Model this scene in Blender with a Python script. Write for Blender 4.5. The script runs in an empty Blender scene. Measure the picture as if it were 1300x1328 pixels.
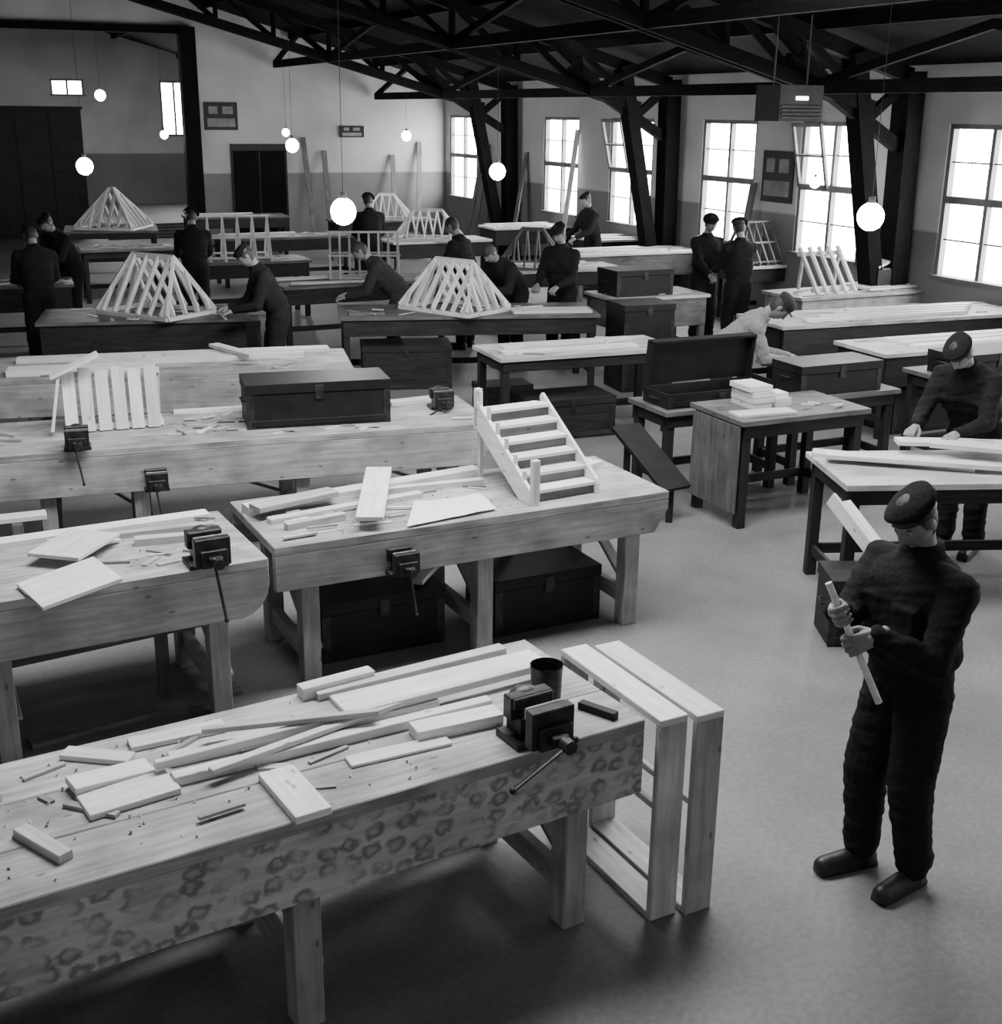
import bpy, bmesh, math, random
from mathutils import Matrix, Vector, noise
random.seed(11)
rad=math.radians
COL=bpy.context.scene.collection

# ------------------------------------------------------------------ materials
def newmat(name):
    m=bpy.data.materials.new(name); m.use_nodes=True
    nt=m.node_tree; b=nt.nodes['Principled BSDF']; return m,nt,b
def N(nt,t,**k):
    n=nt.nodes.new(t)
    for a,v in k.items(): setattr(n,a,v)
    return n
def ramp(nt,src,stops):
    r=N(nt,'ShaderNodeValToRGB'); nt.links.new(src,r.inputs[0])
    e=r.color_ramp.elements
    while len(e)<len(stops): e.new(0.5)
    for i,(p,c) in enumerate(stops):
        e[i].position=p; e[i].color=(c,c,c,1)
    return r.outputs[0]
def mul(nt,a,b,fac=1.0,mode='MULTIPLY'):
    m=N(nt,'ShaderNodeMix',data_type='RGBA',blend_type=mode)
    m.inputs[0].default_value=fac
    for s,i in ((a,6),(b,7)):
        if isinstance(s,(int,float)): m.inputs[i].default_value=(s,s,s,1)
        else: nt.links.new(s,m.inputs[i])
    return m.outputs[2]
def wood(name,lo,hi,rough=.6,knots=False,stain=.25,spec=.5):
    m,nt,b=newmat(name); b.inputs['Specular IOR Level'].default_value=spec
    uv=N(nt,'ShaderNodeUVMap'); uv.uv_map='UVMap'
    mp=N(nt,'ShaderNodeMapping'); mp.inputs[3].default_value=(1.3,16,1)
    nt.links.new(uv.outputs[0],mp.inputs[0])
    n=N(nt,'ShaderNodeTexNoise'); n.inputs['Scale'].default_value=2.2; n.inputs['Detail'].default_value=7; n.inputs['Distortion'].default_value=.6
    nt.links.new(mp.outputs[0],n.inputs['Vector'])
    c=ramp(nt,n.outputs[0],[(.3,lo),(.7,hi)])
    at=N(nt,'ShaderNodeAttribute',attribute_name='tint'); c=mul(nt,c,at.outputs[0])
    n2=N(nt,'ShaderNodeTexNoise'); n2.inputs['Scale'].default_value=3.5; n2.inputs['Detail'].default_value=5
    nt.links.new(uv.outputs[0],n2.inputs['Vector'])
    c=mul(nt,c,ramp(nt,n2.outputs[0],[(.35,1-stain),(.62,1)]))
    if not knots:
        mk=N(nt,'ShaderNodeMapping'); mk.inputs[3].default_value=(2.2,5,1); nt.links.new(uv.outputs[0],mk.inputs[0])
        v=N(nt,'ShaderNodeTexVoronoi',voronoi_dimensions='2D'); v.inputs['Scale'].default_value=1.0; nt.links.new(mk.outputs[0],v.inputs['Vector'])
        c=mul(nt,c,ramp(nt,v.outputs['Distance'],[(.02,.45),(.05,1)]))
    else:
        nd=N(nt,'ShaderNodeTexNoise'); nd.inputs['Scale'].default_value=24; nd.inputs['Detail'].default_value=3; nt.links.new(uv.outputs[0],nd.inputs['Vector'])
        vs=N(nt,'ShaderNodeVectorMath',operation='SCALE'); vs.inputs[3].default_value=.055; nt.links.new(nd.outputs['Color'],vs.inputs[0])
        va=N(nt,'ShaderNodeVectorMath',operation='ADD'); nt.links.new(uv.outputs[0],va.inputs[0]); nt.links.new(vs.outputs[0],va.inputs[1])
        mv=N(nt,'ShaderNodeMapping'); mv.inputs[3].default_value=(11,14,1); nt.links.new(va.outputs[0],mv.inputs[0])
        v2=N(nt,'ShaderNodeTexVoronoi',voronoi_dimensions='2D'); v2.inputs['Scale'].default_value=1.0; v2.inputs['Randomness'].default_value=.6
        nt.links.new(mv.outputs[0],v2.inputs['Vector'])
        ring=ramp(nt,v2.outputs['Distance'],[(0.0,.82),(.14,.72),(.25,.38),(.36,.48),(.48,1)])
        n3=N(nt,'ShaderNodeTexNoise'); n3.inputs['Scale'].default_value=8; n3.inputs['Detail'].default_value=3; nt.links.new(uv.outputs[0],n3.inputs['Vector'])
        mask=ramp(nt,n3.outputs[0],[(.37,.1),(.57,1)])
        mx=N(nt,'ShaderNodeMix',data_type='RGBA',blend_type='MIX'); nt.links.new(mask,mx.inputs[0]); mx.inputs[6].default_value=(1,1,1,1); nt.links.new(ring,mx.inputs[7])
        c=mul(nt,c,mx.outputs[2])
    nt.links.new(c,b.inputs['Base Color']); b.inputs['Roughness'].default_value=rough
    bp=N(nt,'ShaderNodeBump'); bp.inputs['Strength'].default_value=.2; bp.inputs['Distance'].default_value=.003
    nt.links.new(n.outputs[0],bp.inputs['Height']); nt.links.new(bp.outputs[0],b.inputs['Normal'])
    return m
def plain(name,lo,hi,rough=.7,scale=6,metal=0,bump=.15,detail=5,spec=.5):
    m,nt,b=newmat(name); b.inputs['Specular IOR Level'].default_value=spec
    tc=N(nt,'ShaderNodeTexCoord'); n=N(nt,'ShaderNodeTexNoise'); n.inputs['Scale'].default_value=scale; n.inputs['Detail'].default_value=detail
    nt.links.new(tc.outputs['Object'],n.inputs['Vector'])
    c=ramp(nt,n.outputs[0],[(.3,lo),(.7,hi)])
    nt.links.new(c,b.inputs['Base Color']); b.inputs['Roughness'].default_value=rough; b.inputs['Metallic'].default_value=metal
    bp=N(nt,'ShaderNodeBump'); bp.inputs['Strength'].default_value=bump; bp.inputs['Distance'].default_value=.01
    nt.links.new(n.outputs[0],bp.inputs['Height']); nt.links.new(bp.outputs[0],b.inputs['Normal'])
    return m
def emis(name,s):
    m,nt,b=newmat(name); b.inputs['Base Color'].default_value=(.8,.8,.8,1)
    b.inputs['Emission Color'].default_value=(1,1,1,1); b.inputs['Emission Strength'].default_value=s; return m
WOOD=wood('pale_pine',.40,.62,stain=.3)
WOODL=wood('fresh_planed_pine',.64,.86,stain=.15)
WOODT=wood('bench_top_pine',.28,.52,stain=.45)
WOODB=wood('bench_pine',.28,.45,stain=.42)
WOODK=wood('bench_pine_ringed',.38,.54,knots=True,stain=.25)
WOODM=wood('weathered_wood',.09,.19,stain=.4)
WOODD=wood('dark_stained_wood',.012,.032,rough=.6,spec=.25)
BLACK=plain('black_painted_wood',.005,.012,rough=.55,scale=9,spec=.3)
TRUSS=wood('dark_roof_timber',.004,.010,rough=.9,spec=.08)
IRON=plain('cast_iron',.015,.05,rough=.45,scale=20,metal=.5)
STEEL=plain('worn_steel',.2,.35,rough=.35,scale=30,metal=.8)
CLOTH=plain('serge_battledress',.009,.018,rough=.95,scale=60,bump=.4,spec=.15)
CLOTH2=plain('denim_overalls',.02,.04,rough=.95,scale=60,bump=.4,spec=.2)
SHIRT=plain('pale_work_shirt',.16,.24,rough=.95,scale=40,bump=.3)
SKIN=plain('skin',.18,.25,rough=.55,scale=25,bump=.05)
HAIR=plain('dark_hair',.012,.03,rough=.6,scale=80,bump=.5)
LEATHER=plain('boot_leather',.006,.015,rough=.5,scale=30)
EYE=plain('eye_white',.3,.35,rough=.2)
PAPER=plain('paper',.75,.85,rough=.8,scale=4)
TAG=plain('grey_label',.12,.22,rough=.7,scale=5)
PANE=emis('daylit_frosted_glass',24.0)
BULB=emis('lit_bulb_glass',150.0)
WFRAME=plain('window_frame_paint',.10,.16,rough=.6)
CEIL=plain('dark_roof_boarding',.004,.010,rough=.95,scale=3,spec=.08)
def wallmat():
    m,nt,b=newmat('distempered_wall')
    tc=N(nt,'ShaderNodeTexCoord'); n=N(nt,'ShaderNodeTexNoise'); n.inputs['Scale'].default_value=.9; n.inputs['Detail'].default_value=8
    nt.links.new(tc.outputs['Object'],n.inputs['Vector'])
    c=ramp(nt,n.outputs[0],[(.3,.36),(.7,.50)])
    s=N(nt,'ShaderNodeSeparateXYZ'); nt.links.new(tc.outputs['Object'],s.inputs[0])
    mr=N(nt,'ShaderNodeMapRange'); mr.inputs[1].default_value=1.58; mr.inputs[2].default_value=1.62; nt.links.new(s.outputs[2],mr.inputs[0])
    mx=N(nt,'ShaderNodeMix',data_type='RGBA'); nt.links.new(mr.outputs[0],mx.inputs[0]); mx.inputs[6].default_value=(.4,.4,.4,1); mx.inputs[7].default_value=(1,1,1,1)
    nt.links.new(mul(nt,c,mx.outputs[2]),b.inputs['Base Color']); b.inputs['Roughness'].default_value=.85
    return m
WALL=wallmat()
def floormat():
    m,nt,b=newmat('concrete_floor')
    tc=N(nt,'ShaderNodeTexCoord')
    n=N(nt,'ShaderNodeTexNoise'); n.inputs['Scale'].default_value=.55; n.inputs['Detail'].default_value=9; n.inputs['Roughness'].default_value=.62
    n2=N(nt,'ShaderNodeTexNoise'); n2.inputs['Scale'].default_value=35; n2.inputs['Detail'].default_value=4
    for x in (n,n2): nt.links.new(tc.outputs['Object'],x.inputs['Vector'])
    c=ramp(nt,n.outputs[0],[(.3,.10),(.7,.21)])
    c=mul(nt,c,ramp(nt,n2.outputs[0],[(.35,.82),(.65,1.05)]))
    nt.links.new(c,b.inputs['Base Color']); b.inputs['Roughness'].default_value=.6
    return m
FLOOR=floormat()

# ------------------------------------------------------------------ mesh builder
class MB:
    def __init__(s): s.v=[];s.f=[];s.mi=[];s.uv=[];s.t=[];s.sm=[];s.mats=[]
    def add(s,vs,fs,mat,uvs=None,tint=None,smooth=False):
        if mat not in s.mats: s.mats.append(mat)
        k=s.mats.index(mat); o=len(s.v); s.v+= [tuple(x) for x in vs]
        if tint is None: tint=random.uniform(.78,1.08)
        for i,f in enumerate(fs):
            s.f.append([o+j for j in f]); s.mi.append(k); s.t.append(tint); s.sm.append(smooth)
            s.uv.append(uvs[i] if uvs else [(vs[j][0]+vs[j][1]*.3,vs[j][2]) for j in f])
    def box(s,M,size,mat,c=(0,0,0),tint=None):
        sx,sy,sz=[q/2 for q in size]; cs=Vector(c)
        P=[Vector((x,y,z))for x in(-sx,sx)for y in(-sy,sy)for z in(-sz,sz)]
        F=[(0,1,3,2),(4,6,7,5),(0,4,5,1),(2,3,7,6),(0,2,6,4),(1,5,7,3)]
        lg=max(range(3),key=lambda i:size[i]); ox=random.uniform(0,40); oy=random.uniform(0,40)
        uvs=[]
        for fi,f in enumerate(F):
            ax=fi//2; oth=[i for i in range(3) if i!=ax]
            if lg in oth: a=lg; b=[i for i in oth if i!=lg][0]
            else: a,b=oth
            k=1 if lg in oth else .3
            uvs.append([(P[j][a]*k+ox,P[j][b]+oy+ax*.37) for j in f])
        s.add([M@(p+cs) for p in P],F,mat,uvs,tint)
    def b(s,x0,x1,y0,y1,z0,z1,mat,M=Matrix(),tint=None):
        s.box(M,(x1-x0,y1-y0,z1-z0),mat,((x0+x1)/2,(y0+y1)/2,(z0+z1)/2),tint)
    def beam(s,p0,p1,w,h,mat,up=(0,0,1),tint=None):
        p0=Vector(p0);p1=Vector(p1);x=(p1-p0);L=x.length;x.normalize();u=Vector(up)
        if abs(x.dot(u))>.99:u=Vector((0,1,0))
        y=u.cross(x).normalized();z=x.cross(y)
        M=Matrix((x,y,z)).transposed().to_4x4();M.translation=(p0+p1)/2
        s.box(M,(L,w,h),mat,tint=tint)
    def cyl(s,p0,p1,r0,r1,mat,n=16,caps=True,tint=1):
        p0=Vector(p0);p1=Vector(p1);x=(p1-p0).normalized();u=Vector((0,0,1)) if abs(x.z)<.9 else Vector((0,1,0))
        a=x.cross(u).normalized();b=x.cross(a)
        vs=[];
        for p,r in((p0,r0),(p1,r1)):
            for i in range(n):
                t=2*math.pi*i/n; vs.append(p+a*math.cos(t)*r+b*math.sin(t)*r)
        fs=[(i,(i+1)%n,n+(i+1)%n,n+i) for i in range(n)]
        s.add(vs,[f[::-1] for f in fs],mat,None,tint,True)
        if caps: s.add(vs,[tuple(range(n)),tuple(range(2*n-1,n-1,-1))],mat,None,tint)
    def sph(s,c,r,mat,nu=20,nv=12,M=None):
        c=Vector(c); r=(r,r,r) if isinstance(r,(int,float)) else r
        vs=[]
        for j in range(nv+1):
            ph=math.pi*j/nv
            for i in range(nu):
                t=2*math.pi*i/nu; p=Vector((r[0]*math.sin(ph)*math.cos(t),r[1]*math.sin(ph)*math.sin(t),r[2]*math.cos(ph)))
                if M: p=M@p
                vs.append(c+p)
        fs=[(j*nu+i,(j+1)*nu+i,(j+1)*nu+(i+1)%nu,j*nu+(i+1)%nu) for j in range(nv) for i in range(nu)]
        s.add(vs,fs,mat,None,1,True)
    def cap(s,p0,p1,r0,r1,mat,n=14):
        s.cyl(p0,p1,r0,r1,mat,n); s.sph(p0,r0,mat,n,8); s.sph(p1,r1,mat,n,8)
    def prism(s,poly,y0,y1,mat,M=Matrix(),tint=None):
        n=len(poly); ox=random.uniform(0,40); oy=random.uniform(0,40)
        vs=[M@Vector((x,y0,z)) for x,z in poly]+[M@Vector((x,y1,z)) for x,z in poly]
        fs=[tuple(range(n)),tuple(range(2*n-1,n-1,-1))]; pu=[(x+ox,z+oy) for x,z in poly]
        uvs=[pu,pu[::-1]]
        for i in range(n):
            j=(i+1)%n; fs.append((j,i,n+i,n+j)); uvs.append([(pu[j][0],pu[j][1]),(pu[i][0],pu[i][1]),(pu[i][0],pu[i][1]+y1-y0),(pu[j][0],pu[j][1]+y1-y0)])
        s.add(vs,fs,mat,uvs,tint)
    def mesh(s,name):
        me=bpy.data.meshes.new(name); me.from_pydata(s.v,[],s.f)
        for m in s.mats: me.materials.append(m)
        me.polygons.foreach_set('material_index',s.mi); me.polygons.foreach_set('use_smooth',s.sm)
        uv=me.uv_layers.new(name='UVMap'); col=me.color_attributes.new('tint','FLOAT_COLOR','CORNER')
        fu=[];fc=[]
        for u,t,f in zip(s.uv,s.t,s.f):
            for q in u: fu+=[q[0],q[1]]; fc+=[t,t,t,1]
        me.uv_layers['UVMap'].data.foreach_set('uv',fu); me.color_attributes['tint'].data.foreach_set('color',fc)
        bm=bmesh.new(); bm.from_mesh(me); bmesh.ops.recalc_face_normals(bm,faces=bm.faces); bm.to_mesh(me); bm.free()
        me.update(); return me
    def obj(s,name,M=Matrix(),parent=None,bevel=0):
        o=bpy.data.objects.new(name,s.mesh(name)); COL.objects.link(o)
        if parent: o.parent=parent; o.matrix_local=M
        else: o.matrix_world=M
        if bevel:
            md=o.modifiers.new('bevel','BEVEL'); md.width=bevel; md.segments=1; md.limit_method='ANGLE'
        return o
def Fr(x,y,yaw=0,z=0): return Matrix.Translation((x,y,z))@Matrix.Rotation(rad(yaw),4,'Z')
def empty(name,M=Matrix()):
    e=bpy.data.objects.new(name,None); COL.objects.link(e); e.matrix_world=M; e.empty_display_size=.1; return e

# ------------------------------------------------------------------ camera
th=math.atan(518/1600)
cam=bpy.data.cameras.new('camera'); co=bpy.data.objects.new('camera',cam); COL.objects.link(co)
co.matrix_world=Matrix.Translation((0,0,3.0))@Matrix.Rotation(math.pi/2-th,4,'X')@Matrix.Rotation(.012,4,'Z')
cam.sensor_fit='AUTO'
cam.sensor_width=36; cam.lens=36*1600/1328; cam.clip_end=200
bpy.context.scene.camera=co

# ------------------------------------------------------------------ hall shell (hall frame: x = towards window wall, y = down the hall)
HALL=Fr(0,0,24.6)
XW=11.79; YE=29.3
b=MB(); b.b(-12,XW+.3,-5,46,-.1,0,FLOOR); b.obj('floor',HALL)
def roofz(x): return 3.62+.272*(XW-x) if x>1 else 3.62+.272*(XW-1)-.272*(1-x)
wins=[(27.35,29.0),(22.3,23.85),(19.5,21.05),(16.45,17.95),(13.9,15.35),(10.95,12.4)]
more=[(7.6,9.1),(4.3,5.8),(1.0,2.5)]
allw=sorted(wins+more)
b=MB(); y=-1.0
for a,c in allw:
    b.b(XW,XW+.3,y,a,0,3.66,WALL,tint=1); b.b(XW,XW+.3,a,c,0,1.02,WALL,tint=1); b.b(XW,XW+.3,a,c,2.93,3.66,WALL,tint=1); y=c
b.b(XW,XW+.3,y,46,0,3.66,WALL,tint=1)
b.obj('wall_right',HALL)
b=MB()
b.prism([(5.8,0),(XW,0),(XW,roofz(XW)+.05),(5.8,roofz(5.8)+.05)],YE,YE+.3,WALL,tint=1)
b.prism([(-3,4.7),(5.8,4.7),(5.8,roofz(5.8)+.05),(1,roofz(1)+.05),(-3,roofz(-3)+.05)],YE,YE+.3,WALL,tint=.8)
b.prism([(-10,0),(-3,0),(-3,roofz(-3)+.05),(-10,roofz(-10)+.05)],YE,YE+.3,WALL,tint=1)
b.obj('wall_end',HALL)
b=MB(); b.b(-10.3,-10,8,45,0,roofz(-10),WALL,tint=1); b.obj('wall_left',HALL)
b=MB(); YB=43.0
ax=[(4.0,5.0,3.35,3.85),(7.35,8.25,2.15,3.85)]
b.b(-10,4.0,YB,YB+.3,0,7,WALL,tint=1); b.b(5.0,7.35,YB,YB+.3,0,7,WALL,tint=1); b.b(8.25,XW,YB,YB+.3,0,7,WALL,tint=1)
for x0,x1,z0,z1 in ax: b.b(x0,x1,YB,YB+.3,0,z0,WALL,tint=1); b.b(x0,x1,YB,YB+.3,z1,7,WALL,tint=1)
b.obj('wall_back',HALL)
b=MB()
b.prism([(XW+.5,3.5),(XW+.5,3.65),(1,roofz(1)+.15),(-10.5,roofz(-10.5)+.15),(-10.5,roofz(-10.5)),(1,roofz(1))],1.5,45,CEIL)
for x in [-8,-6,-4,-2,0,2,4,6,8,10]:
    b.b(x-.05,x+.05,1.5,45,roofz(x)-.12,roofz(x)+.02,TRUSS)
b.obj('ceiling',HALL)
wn=[0]
def window(a,c,z0,z1,plane='R',openp=False,rows=4):
    wn[0]+=1; e=empty('window_%d'%wn[0], HALL@Matrix.Translation((XW,a,0)) @Matrix.Rotation(rad(90),4,'Z') if plane=='R' else HALL@Matrix.Translation((a,YB,0)))
    s=-1 if plane=='R' else 1
    W=c-a; fr=MB(); Y=lambda v:v*s
    def q(x0,x1,d0,d1,zz0,zz1,m,mb=fr): mb.b(x0,x1,min(Y(d0),Y(d1)),max(Y(d0),Y(d1)),zz0,zz1,m)
    q(0,.06,.02,.16,z0,z1,WFRAME); q(W-.06,W,.02,.16,z0,z1,WFRAME); q(0,W,.02,.16,z1-.06,z1,WFRAME); q(-.03,W+.03,-.05,.16,z0,z0+.05,WFRAME)
    q(W/2-.03,W/2+.03,.03,.14,z0,z1,WFRAME)
    if rows>1:
        zm=z0+(z1-z0)*.52; q(0,W,.02,.15,zm-.045,zm+.045,WFRAME)
        zz=z0+(z1-z0)*.76; q(0,W,.06,.1,zz-.010,zz+.010,WFRAME)
        zz=z0+(z1-z0)*.26; q(0,W,.06,.1,zz-.010,zz+.010,WFRAME)
    fr.obj('frame',parent=e)
    g=MB(); q(.05,W-.05,.11,.12,z0+.05,z1-.05,PANE,g); g.obj('panes',parent=e)
    if openp:
        h=MB(); w2=W/2-.05; hh=(z1-z0)*.48
        for (x0,x1,za,zb) in [(0,w2,0,.05),(0,w2,hh-.05,hh),(0,.05,0,hh),(w2-.05,w2,0,hh),(0,w2,hh/2-.015,hh/2+.015)]:
            h.b(x0,x1,-.02,.02,za,zb,WFRAME)
        h.obj('open_casement',Matrix.Translation((W/2,.02,z0+(z1-z0)*.52))@Matrix.Rotation(rad(-13),4,'X'),parent=e)
    return e
for i,(a,c) in enumerate(wins): window(a,c,1.02,2.93,openp={2:1,4:1}.get(i,False))
for a,c in more: window(a,c,1.02,2.93)
for x0,x1,z0,z1 in ax: window(x0,x1,z0,z1,'B',rows=1)
# sloping lattice roof trusses on splayed legs
for ty in (25.0,18.6,12.9,7.2):
    b=MB()
    for x0,x1 in ((11.5,1.0),(-9.7,1.0)):
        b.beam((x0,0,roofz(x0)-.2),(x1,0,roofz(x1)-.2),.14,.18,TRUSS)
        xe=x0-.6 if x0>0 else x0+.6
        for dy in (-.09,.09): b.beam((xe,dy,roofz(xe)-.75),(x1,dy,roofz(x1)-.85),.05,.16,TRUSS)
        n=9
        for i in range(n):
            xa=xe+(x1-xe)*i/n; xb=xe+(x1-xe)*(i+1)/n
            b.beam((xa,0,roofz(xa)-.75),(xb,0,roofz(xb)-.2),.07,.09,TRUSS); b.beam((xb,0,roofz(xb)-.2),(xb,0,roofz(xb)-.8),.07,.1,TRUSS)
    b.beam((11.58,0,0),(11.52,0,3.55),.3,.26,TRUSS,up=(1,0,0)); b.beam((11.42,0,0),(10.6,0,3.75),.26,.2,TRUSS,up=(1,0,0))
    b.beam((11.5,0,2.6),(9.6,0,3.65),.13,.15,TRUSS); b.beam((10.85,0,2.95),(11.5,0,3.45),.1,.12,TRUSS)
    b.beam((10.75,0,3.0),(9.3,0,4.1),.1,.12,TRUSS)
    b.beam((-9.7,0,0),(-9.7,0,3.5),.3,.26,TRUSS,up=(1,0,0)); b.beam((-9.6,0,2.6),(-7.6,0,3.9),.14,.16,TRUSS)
    b.obj('roof_truss',HALL@Matrix.Translation((0,ty,0)))
b=MB()
for x in (10.0,7.6):
    for y0,y1 in ((7.2,12.9),(12.9,18.6),(18.6,25),(25,29.2)):
        b.beam((x,y0,roofz(x)-.75),(x,(y0+y1)/2,roofz(x)-.2),.07,.1,TRUSS); b.beam((x,(y0+y1)/2,roofz(x)-.2),(x,y1,roofz(x)-.75),.07,.1,TRUSS)
    b.b(x-.05,x+.05,7.2,29.2,roofz(x)-.85,roofz(x)-.7,TRUSS)
b.obj('ceiling_wind_bracing',HALL)
b=MB(); b.b(5.45,5.8,-.3,0,0,4.7,TRUSS); b.b(-3,5.45,-.2,0,4.55,4.7,TRUSS); b.obj('timber_post',HALL@Matrix.Translation((0,YE-.01,0)))

# ------------------------------------------------------------------ furniture builders
def workbench(F,L,D,H=.85,ap=.3,legs=(-.26,-1.4,-2.6),end='square',mat=WOODB,front=None,legw=.1,name='workbench'):
    b=MB(); front=front or mat; tt=.05
    nb=3
    for i in range(nb): b.b(-L,0,D*i/nb+(.002 if i else 0),D*(i+1)/nb-.002,H-tt,H,WOODT)
    pz=H-ap
    if end=='square':
        b.b(-L,0,0,.05,pz,H-tt,front,tint=1); b.b(-L,0,D-.05,D,pz,H-tt,front)
    else:
        if end=='chamfer': poly=[(-L,pz),(-.09,pz),(-.02,pz+ap*.45),(0,pz+ap*.55),(0,H-tt),(-L,H-tt)]
        else: poly=[(-L,pz),(-.14,pz),(-.09,pz+.015),(-.045,pz+.05),(-.015,pz+.1),(0,pz+.16),(0,H-tt),(-L,H-tt)]
        b.prism(poly,0,.05,front); b.prism(poly,D-.05,D,front)
    b.b(-.05,0,.05,D-.05,H-ap*.4 if end!='square' else pz,H-tt,mat)
    for x in legs:
        for y in (.05,D-.05-legw): b.b(x-legw/2,x+legw/2,y,y+legw,0,H-tt,mat)
        b.b(x-.025,x+.025,.05+legw,D-.05-legw,.12,.22,mat)
        b.beam((x+.04,.1,.2),(x+.04,D-.1,pz+.02),.025,.07,mat,up=(1,0,0))
    for i in range(len(legs)-1):
        b.beam((legs[i]-.05,D-.03,.2),(legs[i+1]+.05,D-.03,pz+.05),.025,.07,mat,up=(0,1,0))
    return b.obj(name,F,bevel=.004)
def table(F,L,D,H=.85,top=WOODM,leg=WOODD,shelf=False,ap=.1,panel=None,name='work_table'):
    b=MB()
    for i in range(4): b.b(0,L,D*i/4+.001,D*(i+1)/4-.001,H-.04,H,top)
    b.b(.04,L-.04,.03,.06,H-.04-ap,H-.04,leg); b.b(.04,L-.04,D-.06,D-.03,H-.04-ap,H-.04,leg)
    b.b(.04,.07,.06,D-.06,H-.04-ap,H-.04,leg); b.b(L-.07,L-.04,.06,D-.06,H-.04-ap,H-.04,leg)
    for x in (.04,L-.11):
        for y in (.04,D-.11): b.b(x,x+.07,y,y+.07,0,H-.04,leg)
        b.b(x+.02,x+.05,.11,D-.11,.15,.22,leg)
    b.b(.1,L-.1,D-.09,D-.06,.15,.22,leg)
    if panel:
        n=5
        for i in range(n): b.b(.0,.02,.05+(D-.1)*i/n,.05+(D-.1)*(i+1)/n-.005,.12,H-.05,panel)
    return b.obj(name,F,bevel=.003)
def chest(F,L,D,H,mat=BLACK,lid=None,name='tool_chest',z=0):
    b=MB(); lh=.07
    if lid is None:
        b.b(0,L,0,D,0,H-lh-.004,mat,tint=1); b.b(-.008,L+.008,-.008,D+.008,H-lh,H,mat,tint=1)
    else:
        t=.02
        b.b(0,L,0,t,0,H,mat,tint=1);b.b(0,L,D-t,D,0,H,mat,tint=1);b.b(0,t,t,D-t,0,H,mat,tint=1);b.b(L-t,L,t,D-t,0,H,mat,tint=1);b.b(t,L-t,t,D-t,0,.02,mat,tint=1)
        M=Matrix.Translation((0,D,H+.01))@Matrix.Rotation(rad(-lid),4,'X')
        b.b(0,L,-D,0,0,.02,mat,M,tint=1); b.b(0,L,-D,-D+.02,-.06,0,mat,M,tint=1); b.b(0,.02,-D,0,-.06,0,mat,M,tint=1); b.b(L-.02,L,-D,0,-.06,0,mat,M,tint=1)
    for x in (0,L-.05):
        b.b(x-.004 if x==0 else x+.004,x+.05 if x==0 else x+.054,-.004,.0,0,H*.8,IRON,tint=1)
    for sx in (0,L):
        d=-.02 if sx==0 else .02
        b.cyl((sx+d,D*.35,H*.55),(sx+d,D*.65,H*.55),.008,.008,IRON,8)
        for yy in (.35,.65): b.cyl((sx,D*yy,H*.55),(sx+d,D*yy,H*.55),.007,.007,IRON,6)
    b.b(L/2-.03,L/2+.03,-.014,-.004,H-lh-.05,H-.02,IRON,tint=1)
    b.b(.03,L-.03,-.006,0,.02,.06,mat,tint=1.3)
    return b.obj(name,F@Matrix.Translation((0,0,z)),bevel=.004)
def plank(F,p0,p1,w,th,z,mat=WOOD,z1=None,name='loose_plank',tint=None):
    z1=z if z1 is None else z1
    b=MB(); c=(Vector((p0[0],p0[1],z+th/2))+Vector((p1[0],p1[1],z1+th/2)))/2
    p0=Vector((*p0,z+th/2));p1=Vector((*p1,z1+th/2))
    b.beam(p0-c,p1-c,w,th,mat,tint=tint)
    return b.obj(name,F@Matrix.Translation(c),bevel=.002)
def scraps(F,x0,x1,y0,y1,z,n,mats=(WOOD,WOODL,WOODB),big=.2,name='wood_offcuts',shav=0):
    b=MB()
    for i in range(n):
        x=random.uniform(x0,x1);y=random.uniform(y0,y1); l=random.uniform(.05,big);w=random.uniform(.012,.035);t=random.uniform(.005,.014)
        M=Matrix.Translation((x,y,t/2+.001+random.choice((0,0,.01))))@Matrix.Rotation(random.gauss(0,.5),4,'Z')
        b.box(M,(l,w,t),random.choice(mats))
    for i in range(shav):
        x=random.uniform(x0,x1);y=random.uniform(y0,y1);r=random.uniform(.003,.007);w=random.uniform(.005,.012)
        M=Matrix.Translation((x,y,r+.001))@Matrix.Rotation(random.uniform(0,6.3),4,'Z'); k=6; vs=[];fs=[]
        for j in range(k+1):
            t=-1.57+j*.75; rr=r*(1-j*.05)
            for s in (-w/2,w/2): vs.append(M@Vector((rr*math.cos(t)+j*.001,s,rr*math.sin(t))))
        for j in range(k): fs.append((2*j,2*j+1,2*j+3,2*j+2))
        b.add(vs,fs,WOOD)
    return b.obj(name,F@Matrix.Translation((0,0,z)))
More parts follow.
